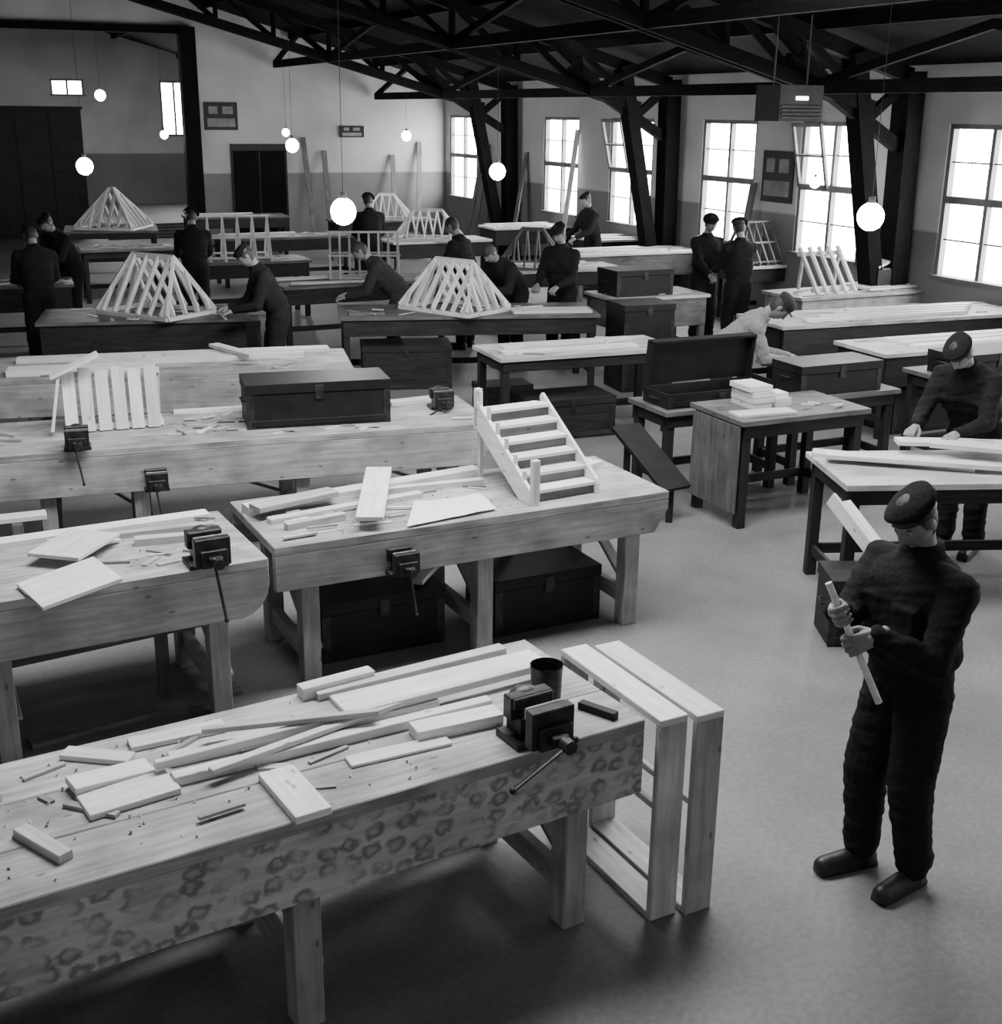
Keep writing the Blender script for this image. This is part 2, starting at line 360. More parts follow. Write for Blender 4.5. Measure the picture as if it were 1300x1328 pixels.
def vise(F,x,y,z,handle=1,yaw=0,s=1.0,front=True):
    b=MB()
    b.b(-.09,.09,-.06,.08,0,.025,IRON,tint=1)
    b.b(-.055,.055,-.02,.07,.025,.09,IRON,tint=1)
    b.b(-.08,.08,.0,.05,.08,.16,IRON,tint=1); b.b(-.075,.075,-.015,0,.12,.16,IRON,tint=1)
    b.b(-.03,.03,-.18,.1,.05,.085,IRON,tint=1)
    b.b(-.08,.08,-.13,-.085,.03,.16,IRON,tint=1); b.b(-.06,.06,-.15,-.13,.03,.11,IRON,tint=1); b.b(-.075,.075,-.085,-.07,.12,.16,STEEL,tint=1)
    b.cyl((0,-.02,.07),(0,-.22,.07),.014,.014,IRON,12); b.cyl((0,-.19,.07),(0,-.23,.07),.024,.024,IRON,14)
    h0=Vector((-.20,-.21,-.03));h1=Vector((.03,-.21,.085))
    if handle==2: h0=Vector((.02,-.21,-.2));h1=Vector((-.02,-.21,.09))
    b.cyl(h0,h1,.008,.008,IRON,8); b.sph(h0,.012,IRON,10,6); b.sph(h1,.012,IRON,10,6)
    b.sph((0,.05,.12),(.06,.05,.05),IRON,16,10)
    return b.obj('bench_vise',F@Matrix.Translation((x,y,z))@Matrix.Rotation(rad(yaw),4,'Z')@Matrix.Scale(s,4),bevel=.004)
def hip_roof(F,W,D,h,ridge,n=7,mat=WOODL,sec=(.022,.045),base=True,name='hip_roof_model'):
    b=MB(); w,hh=sec
    X,Y,R=W/2,D/2,ridge/2
    if base:
        for p,q in (((-X,-Y),(X,-Y)),((X,-Y),(X,Y)),((X,Y),(-X,Y)),((-X,Y),(-X,-Y))): b.beam((*p,.02),(*q,.02),.05,.04,mat)
    b.beam((-R-.01,0,h),(R+.01,0,h),.02,.06,mat)
    for sx in (-1,1):
        for sy in (-1,1):
            b.beam((sx*X,sy*Y,.045),(sx*R,0,h),w*1.2,hh,mat)
    for sy in (-1,1):
        for i in range(n):
            x=-X+W*(i+.5)/n
            if abs(x)<=R+.001: top=(x,0,h)
            else:
                k=(X-abs(x))/(X-R); top=(x,sy*Y*(1-k),.045+(h-.045)*k)
            b.beam((x,sy*Y,.045),top,w,hh,mat)
    m=max(3,int(n*D/W))
    for sx in (-1,1):
        for i in range(m):
            y=-Y+D*(i+.5)/m; k=1-abs(y)/Y
            b.beam((sx*X,y,.045),(sx*(X-(X-R)*k),y,.045+(h-.045)*k),w,hh,mat)
    return b.obj(name,F)
def aframes(F,W,D,h,n,mat=WOOD,name='roof_truss_model'):
    b=MB()
    for i in range(n):
        x=-W/2+W*i/(n-1)
        b.beam((x,-D/2,.02),(x,D/2,.02),.025,.04,mat); b.beam((x,-D/2,.03),(x,0,h),.025,.045,mat); b.beam((x,D/2,.03),(x,0,h),.025,.045,mat)
        b.beam((x,0,.03),(x,0,h),.02,.035,mat); b.beam((x,-D/4,.04),(x,0,h*.5),.02,.03,mat)
    for y,z in ((0,h+.02),(-D/4,h/2+.03),(D/4,h/2+.03),(-D/2+.02,.06),(D/2-.02,.06)): b.beam((-W/2-.03,y,z),(W/2+.03,y,z),.03,.025,mat)
    return b.obj(name,F)

# ------------------------------------------------------------------ near benches
B1=Fr(.55,4.15,31.4); Z=.85
workbench(B1,3.7,.85,ap=.31,legs=(-.26,-1.35,-2.5,-3.5),front=WOODK)
def rectframe(F,w,h,d,name='timber_frame'):
    b=MB(); t=.03
    b.b(0,w,0,d,h-t,h,WOODL); b.b(0,w,0,t,0,h-t,WOOD); b.b(0,w,d-t,d,0,h-t,WOOD); b.b(0,w,t,d-t,0,t,WOOD)
    b.b(w*.4,w*.6,t,d-t,h*.5,h*.5+.03,WOOD)
    return b.obj(name,F,bevel=.003)
rectframe(B1@Fr(.012,-.075,-3),.125,.872,.72); rectframe(B1@Fr(.155,-.115,-3),.125,.872,.72)
plank(B1,(-.96,.655),(-.06,.64),.15,.02,Z,WOODL); plank(B1,(-1.0,.77),(-.15,.78),.06,.03,Z,WOOD)
plank(B1,(-1.63,.56),(-.62,.50),.065,.03,Z,WOODL); plank(B1,(-1.70,.49),(-.13,.50),.03,.03,Z+.032,WOODL)
plank(B1,(-1.66,.42),(-.45,.385),.05,.035,Z,WOODL); plank(B1,(-1.55,.36),(-.75,.50),.035,.02,Z+.037,WOODL)
plank(B1,(-1.5,.60),(-.9,.42),.03,.02,Z+.064,WOOD)
plank(B1,(-.82,.30),(-.48,.27),.09,.045,Z,WOODL,name='wood_block')
plank(B1,(-1.10,.25),(-.72,.22),.075,.012,Z,WOODL)
plank(B1,(-1.345,.30),(-1.34,-.02),.125,.028,Z,WOODL)
plank(B1,(-1.97,.52),(-1.70,.55),.10,.025,Z+.02,WOODL,z1=Z); plank(B1,(-1.96,.40),(-1.66,.42),.15,.022,Z,WOODL)
plank(B1,(-1.05,.80),(-.74,.815),.06,.05,Z,WOODL); plank(B1,(-1.93,.80),(-1.74,.64),.07,.02,Z,WOODL)
plank(B1,(-1.72,.74),(-1.38,.72),.08,.02,Z,WOODL); plank(B1,(-2.16,.36),(-2.07,.14),.05,.03,Z,WOOD); plank(B1,(-2.5,.25),(-2.2,.62),.08,.03,Z,WOOD)
plank(B1,(-.16,.20),(-.10,.05),.035,.03,Z,BLACK,name='sharpening_stone')
vise(B1,-.45,.09,Z,handle=1,s=1.1)
def can(F,x,y,z,r,h,mat=IRON,name='glue_pot'):
    b=MB(); b.cyl((0,0,0),(0,0,h),r*.92,r,mat,28,caps=False); b.cyl((0,0,0),(0,0,.005),r*.92,r*.92,mat,28); b.cyl((0,0,h-.01),(0,0,h),r*1.04,r*1.04,mat,28,caps=False)
    b.cyl((0,0,h*.7),(0,0,h*.72),r*.93,r*.93,BLACK,28); b.cyl((0,0,h),(0,0,0.004),r*.96,r*.88,mat,28,caps=False)
    return b.obj(name,F@Matrix.Translation((x,y,z)))
can(B1,-.25,.30,Z,.062,.16)
scraps(B1,-2.4,-.9,.05,.8,Z,9,big=.2,mats=(WOOD,WOODB),shav=110)
# bench 2 and 2a
B2=Fr(1.01,7.09,26.8)
workbench(B2,2.44,.88,ap=.25,legs=(-.21,-1.2,-2.24),end='chamfer')
plank(B2,(-1.90,.04),(-1.55,.80),.15,.025,Z+.06,WOODL,z1=Z+.10)
plank(B2,(-2.42,.62),(-.9,.80),.10,.05,Z,WOODL); plank(B2,(-1.82,.70),(-.95,.62),.05,.03,Z,WOODL); plank(B2,(-2.4,.5),(-1.9,.62),.12,.03,Z+.05,WOOD)
plank(B2,(-2.3,.25),(-1.95,.30),.05,.04,Z,WOOD,name='wood_block'); plank(B2,(-2.35,.40),(-1.4,.52),.06,.03,Z,WOODL)
def sheet(F,pts,z,mat=PAPER,name='paper_sheet',cur=.02):
    b=MB(); n=12; a,c,d,e=[Vector((*p,0)) for p in pts]; vs=[]
    for i in range(n+1):
        for j in range(n+1):
            u,v=i/n,j/n; p=a*(1-u)*(1-v)+c*u*(1-v)+d*u*v+e*(1-u)*v
            p.z=.003+cur*(noise.noise(Vector((u*2.1,v*2.3,pts[0][0])))**2)*3; vs.append(p)
    fs=[(i*(n+1)+j,(i+1)*(n+1)+j,(i+1)*(n+1)+j+1,i*(n+1)+j+1) for i in range(n) for j in range(n)]
    b.add(vs,fs,mat,smooth=True); return b.obj(name,F@Matrix.Translation((0,0,z)))
sheet(B2,[(-1.70,.0),(-1.12,.08),(-1.08,.36),(-1.5,.38)],Z+.012)
scraps(B2,-2.3,-1.0,.08,.6,Z,18,big=.22,mats=(WOOD,WOODB,WOODL),shav=120)
vise(B2,-1.75,-.01,Z-.24,handle=2,s=.9)
B2a=Fr(-1.17,5.84,29)
workbench(B2a,2.6,.88,ap=.3,legs=(-.26,-1.3,-2.3),end='round')
vise(B2a,-.30,.06,Z,handle=2,s=1.1)
plank(B2a,(-1.15,-.04),(-.78,.02),.36,.02,Z+.005,WOODL,z1=Z+.06,name='plywood_sheet')
plank(B2a,(-.98,.33),(-.72,.62),.28,.02,Z+.05,WOODL,name='plywood_sheet')
plank(B2a,(-1.3,.80),(-.08,.80),.1,.03,Z,WOODL); plank(B2a,(-.95,.70),(-.1,.60),.05,.03,Z,WOOD); plank(B2a,(-.55,.5),(-.12,.42),.06,.04,Z,WOOD)
plank(B2a,(-2.2,.1),(-1.3,.3),.15,.03,Z,WOOD); scraps(B2a,-.75,-.08,.1,.75,Z,10,big=.16,shav=70)
chest(B2@Fr(-1.05,.22),.72,.42,.36); chest(B2@Fr(-2.1,.3),.75,.42,.36)
plank(B2,(-1.5,.35),(-1.0,.9),.07,.03,.37,WOOD)
b=MB(); b.beam((-1.5,.75,.32),(-.1,.78,.36),.08,.04,WOODM); b.beam((-1.45,.75,0),(-1.45,.75,.3),.06,.06,WOODM); b.beam((-.45,.77,0),(-.45,.77,.33),.06,.06,WOODM)
b.obj('low_trestle',B2a@Fr(0,-.25))
plank(B2a,(-1.3,-.8),(-.2,-.62),.08,.03,.0,WOODM); plank(B2a,(-1.8,-.35),(-.5,-.25),.1,.03,0,WOODM); plank(B2a,(-1.2,.2),(-.1,.32),.12,.03,0,WOODM)
chest(B2a@Fr(-1.9,-.75),.4,.3,.36,mat=WOODM,name='wooden_crate')
# model staircase
def stairs(F,W,Rn,h,n):
    b=MB(); t=.022
    for i in range(n):
        y=Rn*i/n; z=h*(i+1)/n
        b.b(t,W-t,y-.014,y+Rn/n,z-.02,z,WOODL); b.b(t,W-t,y,y+.012,z-h/n,z-.02,WOODM)
    poly=[(-.03,0),(.09,0),(Rn,h-.11),(Rn,h+.03),(Rn-.02,h+.05),(-.02,.09),(-.03,.06)]
    MY=lambda x:Matrix.Translation((x,0,0))@Matrix.Rotation(rad(90),4,'Z')
    for x in (t,W): b.prism(poly,0,t,WOODL,M=MY(x))
    b.b(.0,.045,-.07,-.03,0,.27,WOODL); b.b(-.0,.04,Rn-.03,Rn+.01,h*.7,h+.12,WOODL)
    for i in range(n*1):
        y=Rn*(i+.5)/n; z=h*(i+1)/n
        b.b(.004,.024,y-.010,y+.010,z-.02,z+.11,WOODL)
    for yy in (Rn-.03,): b.b(t,t+.03,yy,yy+.03,0,h,WOOD); b.b(W-t-.03,W-t,yy,yy+.03,0,h,WOOD)
    return b.obj('model_staircase',F,bevel=.002)
S=B2@Fr(-.90,.13,4,Z); stairs(S,.49,.62,.44,6)
plank(B2,(-.33,.62),(-.1,.72),.14,.03,Z,WOODL)
B3=Fr(-.06,8.76,18.8)
workbench(B3,4.2,.95,ap=.31,legs=(-.3,-1.4,-2.5,-3.1),end='chamfer')
chest(B3@Fr(-1.74,.26,-2),1.02,.42,.32,z=Z)
def rack(F,W,h,name='slatted_rack'):
    b=MB(); M=Matrix.Rotation(rad(-14),4,'X')
    b.b(0,W,.04,.07,0.01,.05,WOODL,M); b.b(0,W,.04,.07,h-.04,h,WOODL,M)
    for i in range(6):
        x=W*i/6; b.b(x,x+.085,0,.022,.0,h+(.02 if i%2 else 0),WOODL,M)
    for x in (0,W-.03): b.b(x,x+.03,.05,.30,0,.03,WOODL); b.beam((x+.015,.28,.02),(x+.015,.16,h*.85),.03,.03,WOODL)
    M2=Matrix.Translation((-.02,-.02,h-.02))@Matrix.Rotation(rad(-24),4,'Y'); b.b(-.05,.30,0,.14,0,.02,WOODL,M2)
    b.beam((-.09,-.02,.02),(-.02,.06,h*.9),.12,.02,WOODL,up=(1,0,0))
    return b.obj(name,F)
rack(B3@Fr(-2.95,.48,2,Z+.01),.66,.42)
scraps(B3,-2.2,-1.78,.25,.8,Z,30,big=.25,shav=30); scraps(B3,-1.7,-.1,.05,.22,Z,8); scraps(B3,-4,-3.15,.1,.8,Z,12,big=.3)
vise(B3,-2.88,.06,Z,handle=2,s=.95); vise(B3,-.25,.55,Z,s=.95); vise(B3,-2.4,-.02,Z-.3,handle=2,s=.9)
plank(B3,(-.6,.75),(-.1,.85),.1,.03,Z,WOODL); plank(B3,(-2.2,.9),(-.6,.86),.05,.03,Z,WOODL)
plank(B3,(-4.0,-.5),(-3.1,-.42),.12,.03,.55,WOODL,name='trestle_board')
b=MB(); b.b(-.03,.03,-.1,.1,0,.55,WOODM); b.b(.6,.66,-.1,.1,0,.55,WOODM); b.obj('low_trestle',B3@Fr(-3.9,-.46))
B4=Fr(-1.3,10.67,12.8)
workbench(B4,3.9,1.0,ap=.33,legs=(-.3,-1.5,-2.7))
plank(B4,(-2.9,.75),(-.15,.9),.16,.04,Z,WOODL); plank(B4,(-2.4,.5),(-.4,.62),.1,.05,Z,WOODL); plank(B4,(-1.2,.95),(-.85,.35),.1,.03,Z+.06,WOODL); scraps(B4,-3.5,-.2,.1,.9,Z,16,big=.35)
plank(B4,(-2.9,.2),(-1.8,.25),.22,.05,Z,WOODL)

# ------------------------------------------------------------------ mid tables
def hall_table(x0,y0,x1,y1,D=.8,top=WOODM,leg=WOODD,name='work_table',ap=.1,clut=14,H=.85):
    yaw=math.degrees(math.atan2(y1-y0,x1-x0)); L=math.hypot(x1-x0,y1-y0); F=Fr(x0,y0,yaw)
    table(F,L,D,H,top,leg,False,ap,name=name)
    if clut: scraps(F,.15,L-.15,.08,D-.08,H,clut,big=.45)
    return F,L
T5,_=hall_table(-1.79,13.46,1.1,13.92,.95,top=WOODM,ap=.18)
T6,_=hall_table(-.02,11.2,1.72,11.9,.75,top=WOOD,clut=10)
T9b,_=hall_table(-4.9,12.85,-2.75,13.35,1.0,ap=.3,top=WOODM)
T10,_=hall_table(-2.8,15.8,-.75,16.85,.8,ap=.2)
T13,_=hall_table(-5.0,18.0,-2.9,18.9,.8,ap=.2)
T14,_=hall_table(.1,17.7,1.8,18.4,.8,ap=.2,top=WOOD)
T15,_=hall_table(1.2,20.0,3.4,21.0,.9,ap=.35,leg=WOODM,top=WOODL)
T15b,_=hall_table(1.6,22.4,3.6,23.3,.9,ap=.25,top=WOODL)
R3,_=hall_table(1.35,15.1,2.62,15.68,.8,ap=.35,leg=WOODM,top=WOOD)
R2,_=hall_table(3.7,15.38,6.1,16.6,.8,ap=.33,leg=WOODB,top=WOODT,clut=24)
R1,_=hall_table(3.0,13.2,6.2,14.45,.95,ap=.3,leg=WOODD,top=WOODT,clut=24)
R0,_=hall_table(3.65,11.65,6.1,12.7,.8,ap=.3,leg=WOODD,top=WOOD,clut=14)
TA,_=hall_table(-8.0,22.8,-6.4,23.3,1.4,top=WOODM,clut=4)
T17,_=hall_table(-4.9,21.8,-2.6,22.9,.8,ap=.2)
T18,_=hall_table(-1.9,21.6,-.2,22.4,.8,ap=.25,top=WOODL)
T19,_=hall_table(-.2,24.6,2.0,25.6,.8,ap=.3,top=WOODL)
T20,_=hall_table(-6.7,19.8,-5.2,20.4,.8)
T21,_=hall_table(3.6,18.6,5.4,19.5,.8,top=WOOD,ap=.2)
T22,_=hall_table(-3.4,25.6,-1.4,26.5,.8,top=WOODM,ap=.2)
T23,_=hall_table(-6.6,26.2,-4.6,27.0,.8,top=WOODM,ap=.2)
T24,_=hall_table(-6.8,15.4,-5.5,15.9,.8,ap=.3)
hip_roof(T9b@Fr(1.22,.5,-42,Z),1.02,.74,.62,.60,n=6,sec=(.026,.05))
hip_roof(T5@Fr(1.32,.48,-48,Z),1.02,.74,.55,.55,n=7,sec=(.026,.05))
hip_roof(TA@Fr(.9,.7,-22,Z),1.08,1.08,.72,.08,n=6,mat=WOODL,sec=(.04,.07))
aframes(T13@Fr(1.15,.4,-5,Z),1.1,.75,.62,6,WOODL)
aframes(T10@Fr(1.25,.4,-20,Z),.9,.7,.6,8,WOOD)
aframes(T21@Fr(-.0+.55,.4,5,Z),.9,.7,.6,7,WOODM)
hip_roof(T14@Fr(.5,.4,-30,Z),.95,.7,.55,.3,n=6,mat=WOODM)
hip_roof(T18@Fr(.8,.4,-35,Z),1.1,.7,.5,.5,n=7,mat=WOODL)
hip_roof(T22@Fr(1.2,.4,-30,Z),1.0,.7,.5,.3,n=6,mat=WOODL)
def leanframe(F,W,h,n):
    b=MB(); M=Matrix.Rotation(rad(-38),4,'X')
    for i in range(n): x=W*i/(n-1); b.b(x-.02,x+.02,0,.04,0,h,WOODL,M)
    b.b(-.04,W+.04,.04,.07,0.05,.1,WOODL,M); b.b(-.04,W+.04,.04,.07,h-.1,h-.05,WOODL,M)
    b.beam((.02,h*.62,.0),(.02,h*.55,h*.7),.03,.04,WOOD); b.beam((W-.02,h*.62,0),(W-.02,h*.55,h*.7),.03,.04,WOOD)
    return b.obj('rafter_frame_model',F)
leanframe(R2@Fr(.35,.1,0,Z+.03),.62,.68,5)
for k in range(5): plank(R2,(1.2,.15+.12*k),(2.5,.2+.12*k),.1,.03,Z+.02,WOODL)
plank(R2,(1.45,.35),(2.45,.5),.18,.03,Z+.27,WOODL,z1=Z+.55,name='raised_board')
b=MB(); b.b(0,.3,0,.3,0,.20,WOODD); b.b(.02,.28,.02,.28,.20,.215,WOODM); b.obj('tool_box',R2@Fr(1.45,.25,0,Z+.055))
for k in range(4): plank(R1,(.4+.3*k,.2+.16*k),(2.6+.15*k,.2+.15*k),.1,.035,Z,WOODL)
for k in range(3): plank(R0,(.5,.2+.2*k),(2.2,.25+.17*k),.12,.03,Z,WOODL)
plank(T6,(.1,.2),(1.5,.22),.14,.025,Z,WOODL); plank(T6,(.2,.5),(1.6,.55),.16,.025,Z,WOODL)
plank(T5,(1.95,.25),(2.85,.25),.3,.03,Z,WOODL); plank(T5,(.1,.15),(.5,.2),.1,.03,Z,WOODM)
for T in (T10,T14,T15,T15b,T17,T19,T22,T23):
    plank(T,(.1,.68),(1.5,.7),.12,.03,Z,WOODL); plank(T,(.15,.2),(1.2,.15),.08,.03,Z,WOODL)
chest(T5@Fr(.25,.15,0),1.0,.5,.5,mat=WOODD)
chest(Fr(1.35,13.7,20),.62,.5,.98,name='tool_cabinet'); chest(R3@Fr(.1,.12),.8,.5,.32,z=Z)
chest(T6@Fr(.35,.1),.9,.5,.4,mat=WOODD); chest(R1@Fr(.3,.15),1.1,.55,.45); chest(R1@Fr(1.7,.15),1.2,.55,.45); chest(R0@Fr(.3,.15),1.2,.5,.45)
chest(Fr(-3.9,15.1,15),.9,.5,.5)
for x,y in ((.1,10.2),(-.2,12.6)): chest(Fr(x,y,20),.55,.35,.28,mat=WOODD,name='tool_box')

# ------------------------------------------------------------------ right hand group
T7=Fr(1.78,8.85,25)
table(T7,1.2,.72,top=WOODM,panel=WOODM)
b=MB()
for i in range(4): b.b(random.uniform(0,.03),.2+random.uniform(0,.04),random.uniform(0,.03),.3,.045*i,.045*i+.04,WOODL)
b.b(.25,.4,.03,.3,0,.06,WOODL); b.b(.26,.38,.05,.2,.06,.1,PAPER); b.obj('stacked_wood_blocks',T7@Fr(.28,.3,0,Z))
plank(T7,(.05,.2),(.55,.15),.16,.02,Z,WOODL); scraps(T7,.6,1.1,.1,.3,Z,8)
T7c=T7@Fr(-.16,.80,0); table(T7c,1.18,.6,H=.76,top=WOODM); chest(T7c@Fr(.06,.08),1.02,.38,.12,lid=82,z=.76)
T8b=T7@Fr(1.08,.80,0); table(T8b,1.15,.6,H=.76,top=WOODM); chest(T8b@Fr(.10,.05),.85,.4,.26,z=.76)
b=MB(); b.beam((.98,9.55,.64),(1.34,9.02,.28),.28,.03,BLACK); b.beam((1.0,9.5,0),(1.0,9.5,.58),.05,.05,WOODD); b.beam((1.30,9.07,0),(1.30,9.07,.29),.05,.05,WOODD); b.beam((1.0,9.5,.12),(1.3,9.07,.12),.04,.04,WOODD)
b.obj('sloping_board_trestle')
T9=Fr(2.12,7.25,5); table(T9,2.1,.8,top=WOOD)
for k,(a,c) in enumerate((((.02,.72),(.95,.30)),((.05,.55),(1.3,.15)),((.6,.75),(1.9,.55)),((.9,.6),(1.9,.3)),((.7,.45),(1.6,.05)))):
    plank(T9,a,c,.13,.03,Z+.032*k,WOODL)
scraps(T9,.9,1.9,.1,.5,Z+.16,10,big=.3)
chest(Fr(1.95,6.74,0),.48,.34,.42,mat=WOODD,name='tool_box')
b=MB(); p0=Vector((2.05,7.12,.78)); p1=Vector((2.30,6.70,.47))
b.beam(p0,p1,.16,.018,WOODL); b.beam(p0+Vector((-.07,-.04,.04)),p1+Vector((-.07,-.04,.04)),.018,.09,WOODL); b.obj('angled_trough_board')
T11=Fr(3.95,10.3,25); table(T11,2.0,.8,top=WOODM); chest(T11@Fr(.1,.2),.9,.4,.2,z=Z)

# ------------------------------------------------------------------ wall things
def board(F,W,H,name='notice_board'):
    b=MB(); b.b(0,W,-.03,0,0,H,BLACK); b.b(.06,W-.06,-.035,-.03,H*.12,H*.42,TAG); b.b(.1,W*.4,-.035,-.03,H*.58,H*.85,TAG); b.b(W*.55,W-.1,-.035,-.03,H*.58,H*.85,TAG)
    return b.obj(name,F)
board(HALL@Matrix.Translation((5.95,YE,2.55)),.75,.6); board(HALL@Matrix.Translation((9.1,YE,2.4)),.6,.26)
board(HALL@Matrix.Translation((XW,16.2,1.75))@Matrix.Rotation(rad(-90),4,'Z'),.75,.75)
b=MB(); b.b(0,1.3,-.05,0,0,2.25,BLACK); b.b(.05,.63,-.07,-.05,.1,2.1,TRUSS); b.b(.67,1.25,-.07,-.05,.1,2.1,TRUSS); b.obj('door_1',HALL@Matrix.Translation((6.5,YE,0)))
for k,(e1_,ln,lean) in enumerate(((8.3,2.4,.5),(8.7,2.1,.5),(10.3,2.0,.6),(10.9,2.3,.5))):
    b=MB(); b.beam((0,-lean,.02),(.1*(k-1),-.03,ln),.12,.03,WOODM,up=(0,1,0)); b.obj('leaning_plank',HALL@Matrix.Translation((e1_,YE,0)))
for k,(e2_,ln) in enumerate(((22.0,2.7),(24.3,2.2),(26.3,2.3),(26.7,2.0),(16.1,2.0),(12.8,1.9))):
    b=MB(); b.beam((-.55,0,.02),(-.03,.3,ln),.16,.03,WOODM if k!=0 else WOODL,up=(1,0,0)); b.obj('leaning_plank',HALL@Matrix.Translation((XW,e2_,0)))
b=MB(); b.b(0,3.0,0,.8,.08,2.95,BLACK,tint=1); b.b(.04,2.96,.04,.76,0,.08,WOODD); b.b(-.04,3.04,-.03,.84,2.95,3.02,WOODD)
for k in range(4):
    b.b(.05+.74*k,.73+.74*k,-.02,0,.15,1.5,WOODD); b.b(.05+.74*k,.73+.74*k,-.02,0,1.56,2.88,WOODD); b.cyl((.66+.74*k,-.05,1.35),(.66+.74*k,-.02,1.35),.02,.02,IRON,8)
b.obj('tall_store_cupboard',HALL@Matrix.Translation((.6,32,0)))
for k in range(5):
    plank(HALL,(3.9+.15*k,31.2+.1*k),(6.6,31.4+.12*k),.15,.06,.065*k,WOODM,name='stacked_timber')
STRIP=emis('lamp_strip',8)
b=MB(); b.b(-.26,.26,-.2,.2,0,.34,BLACK); b.b(-.07,.07,-.215,-.20,.2,.235,STRIP)
for x in (-.2,.2): b.cyl((x,0,.34),(x,0,1.0),.008,.008,IRON,8)
for k in range(4): b.b(-.24,.24,-.22,-.20,.03+.035*k,.04+.035*k,IRON)
b.obj('hanging_unit_heater',Fr(2.83,13.0,24.6,2.95))

# ------------------------------------------------------------------ lamps
def lamp(x,y,z,r=.1):
    e=empty('pendant_lamp',Matrix.Translation((x,y,z)))
    H=HALL.inverted()@Vector((x,y,z)); top=roofz(H.x)-z if H.x<XW else 1.5
    b=MB(); b.cyl((0,0,r*1.3),(0,0,top),.003,.003,BLACK,6); b.cyl((0,0,r*.8),(0,0,r*1.5),r*.3,r*.25,BLACK,12); b.obj('cord_and_holder',parent=e)
    g=MB(); g.sph((0,0,0),(r,r,r*1.05),BULB,20,12); g.obj('bulb',parent=e)
for q in ((-1.53,12,2.09,.12),(3.47,12,2.10,.125),(-.12,20,2.12,.125),(4.13,17,2.16,.07),(-2.0,26,2.53,.095),(-3.98,24,2.37,.12),(-4.6,27,2.55,.075),(-6.25,19,2.17,.12),(-10.3,33,3.3,.13),(-7.95,30,2.42,.09)): lamp(*q)

# ------------------------------------------------------------------ people
def bake(b,name,voxel,sm=3,fn=None,mat=None):
    me=b.mesh(name); o=bpy.data.objects.new(name,me); COL.objects.link(o)
    md=o.modifiers.new('r','REMESH'); md.mode='VOXEL'; md.voxel_size=voxel
    s=o.modifiers.new('s','SMOOTH'); s.iterations=sm; s.factor=.5
    dg=bpy.context.evaluated_depsgraph_get(); dg.update()
    m2=bpy.data.meshes.new_from_object(o.evaluated_get(dg)); m2.name=name
    bpy.data.objects.remove(o)
    m2.materials.clear(); m2.materials.append(mat)
    for p in m2.polygons: p.use_smooth=True; p.material_index=0
    if fn:
        ns=[v.normal.copy() for v in m2.vertices]
        for v,n in zip(m2.vertices,ns): v.co=fn(v.co,n)
    m2.update(); return m2
def link(name,me,M,parent):
    o=bpy.data.objects.new(name,me); COL.objects.link(o); o.parent=parent; o.matrix_local=M; return o
def handmesh(mir,vx=.0035):
    b=MB(); s=-1 if mir else 1
    q=lambda x,y,z:Vector((x*s,y,z))
    for x,r in ((-.030,.0135),(-.010,.0135),(.010,.013),(.028,.012)):
        b.cap(q(x*.6,.01,0),q(x,.088,.002),.016,r,SKIN,10)
    b.cap(q(0,-.03,0),q(0,.03,0),.024,.026,SKIN,12)
    for x,l,r in ((-.033,.92,.0092),(-.011,1.02,.0096),(.011,.97,.0092),(.031,.80,.0082)):
        p=[q(x,.088,.002),q(x*1.05,.088+.036*l,-.012),q(x*1.03,.080+.036*l,-.040*l-.004),q(x,.086,-.056)]
        for i in range(3): b.cap(p[i],p[i+1],r*(1.12-.1*i),r*(1.02-.1*i),SKIN,10)
    p=[q(-.022,.02,-.006),q(-.046,.048,-.022),q(-.047,.078,-.040),q(-.028,.098,-.056)]
    for i in range(3): b.cap(p[i],p[i+1],(.016,.0125,.011)[i],(.0125,.0115,.0095)[i],SKIN,10)
    return bake(b,'hand_mesh',vx,2,None,SKIN)
HR=handmesh(False); HL=handmesh(True)
def bootmesh():
    b=MB(); b.cap((0,-.055,.048),(0,.05,.05),.046,.044,LEATHER); b.cap((0,.05,.05),(0,.165,.040),.044,.042,LEATHER); b.cap((0,-.03,.05),(0,-.035,.17),.05,.055,LEATHER)
    b.b(-.042,.042,-.095,.19,0,.025,LEATHER)
    return bake(b,'boot_mesh',.009,3,lambda c,n:Vector((c.x*(.92 if c.z>.05 else 1),c.y,max(c.z,0))),LEATHER)
BOOT=bootmesh()
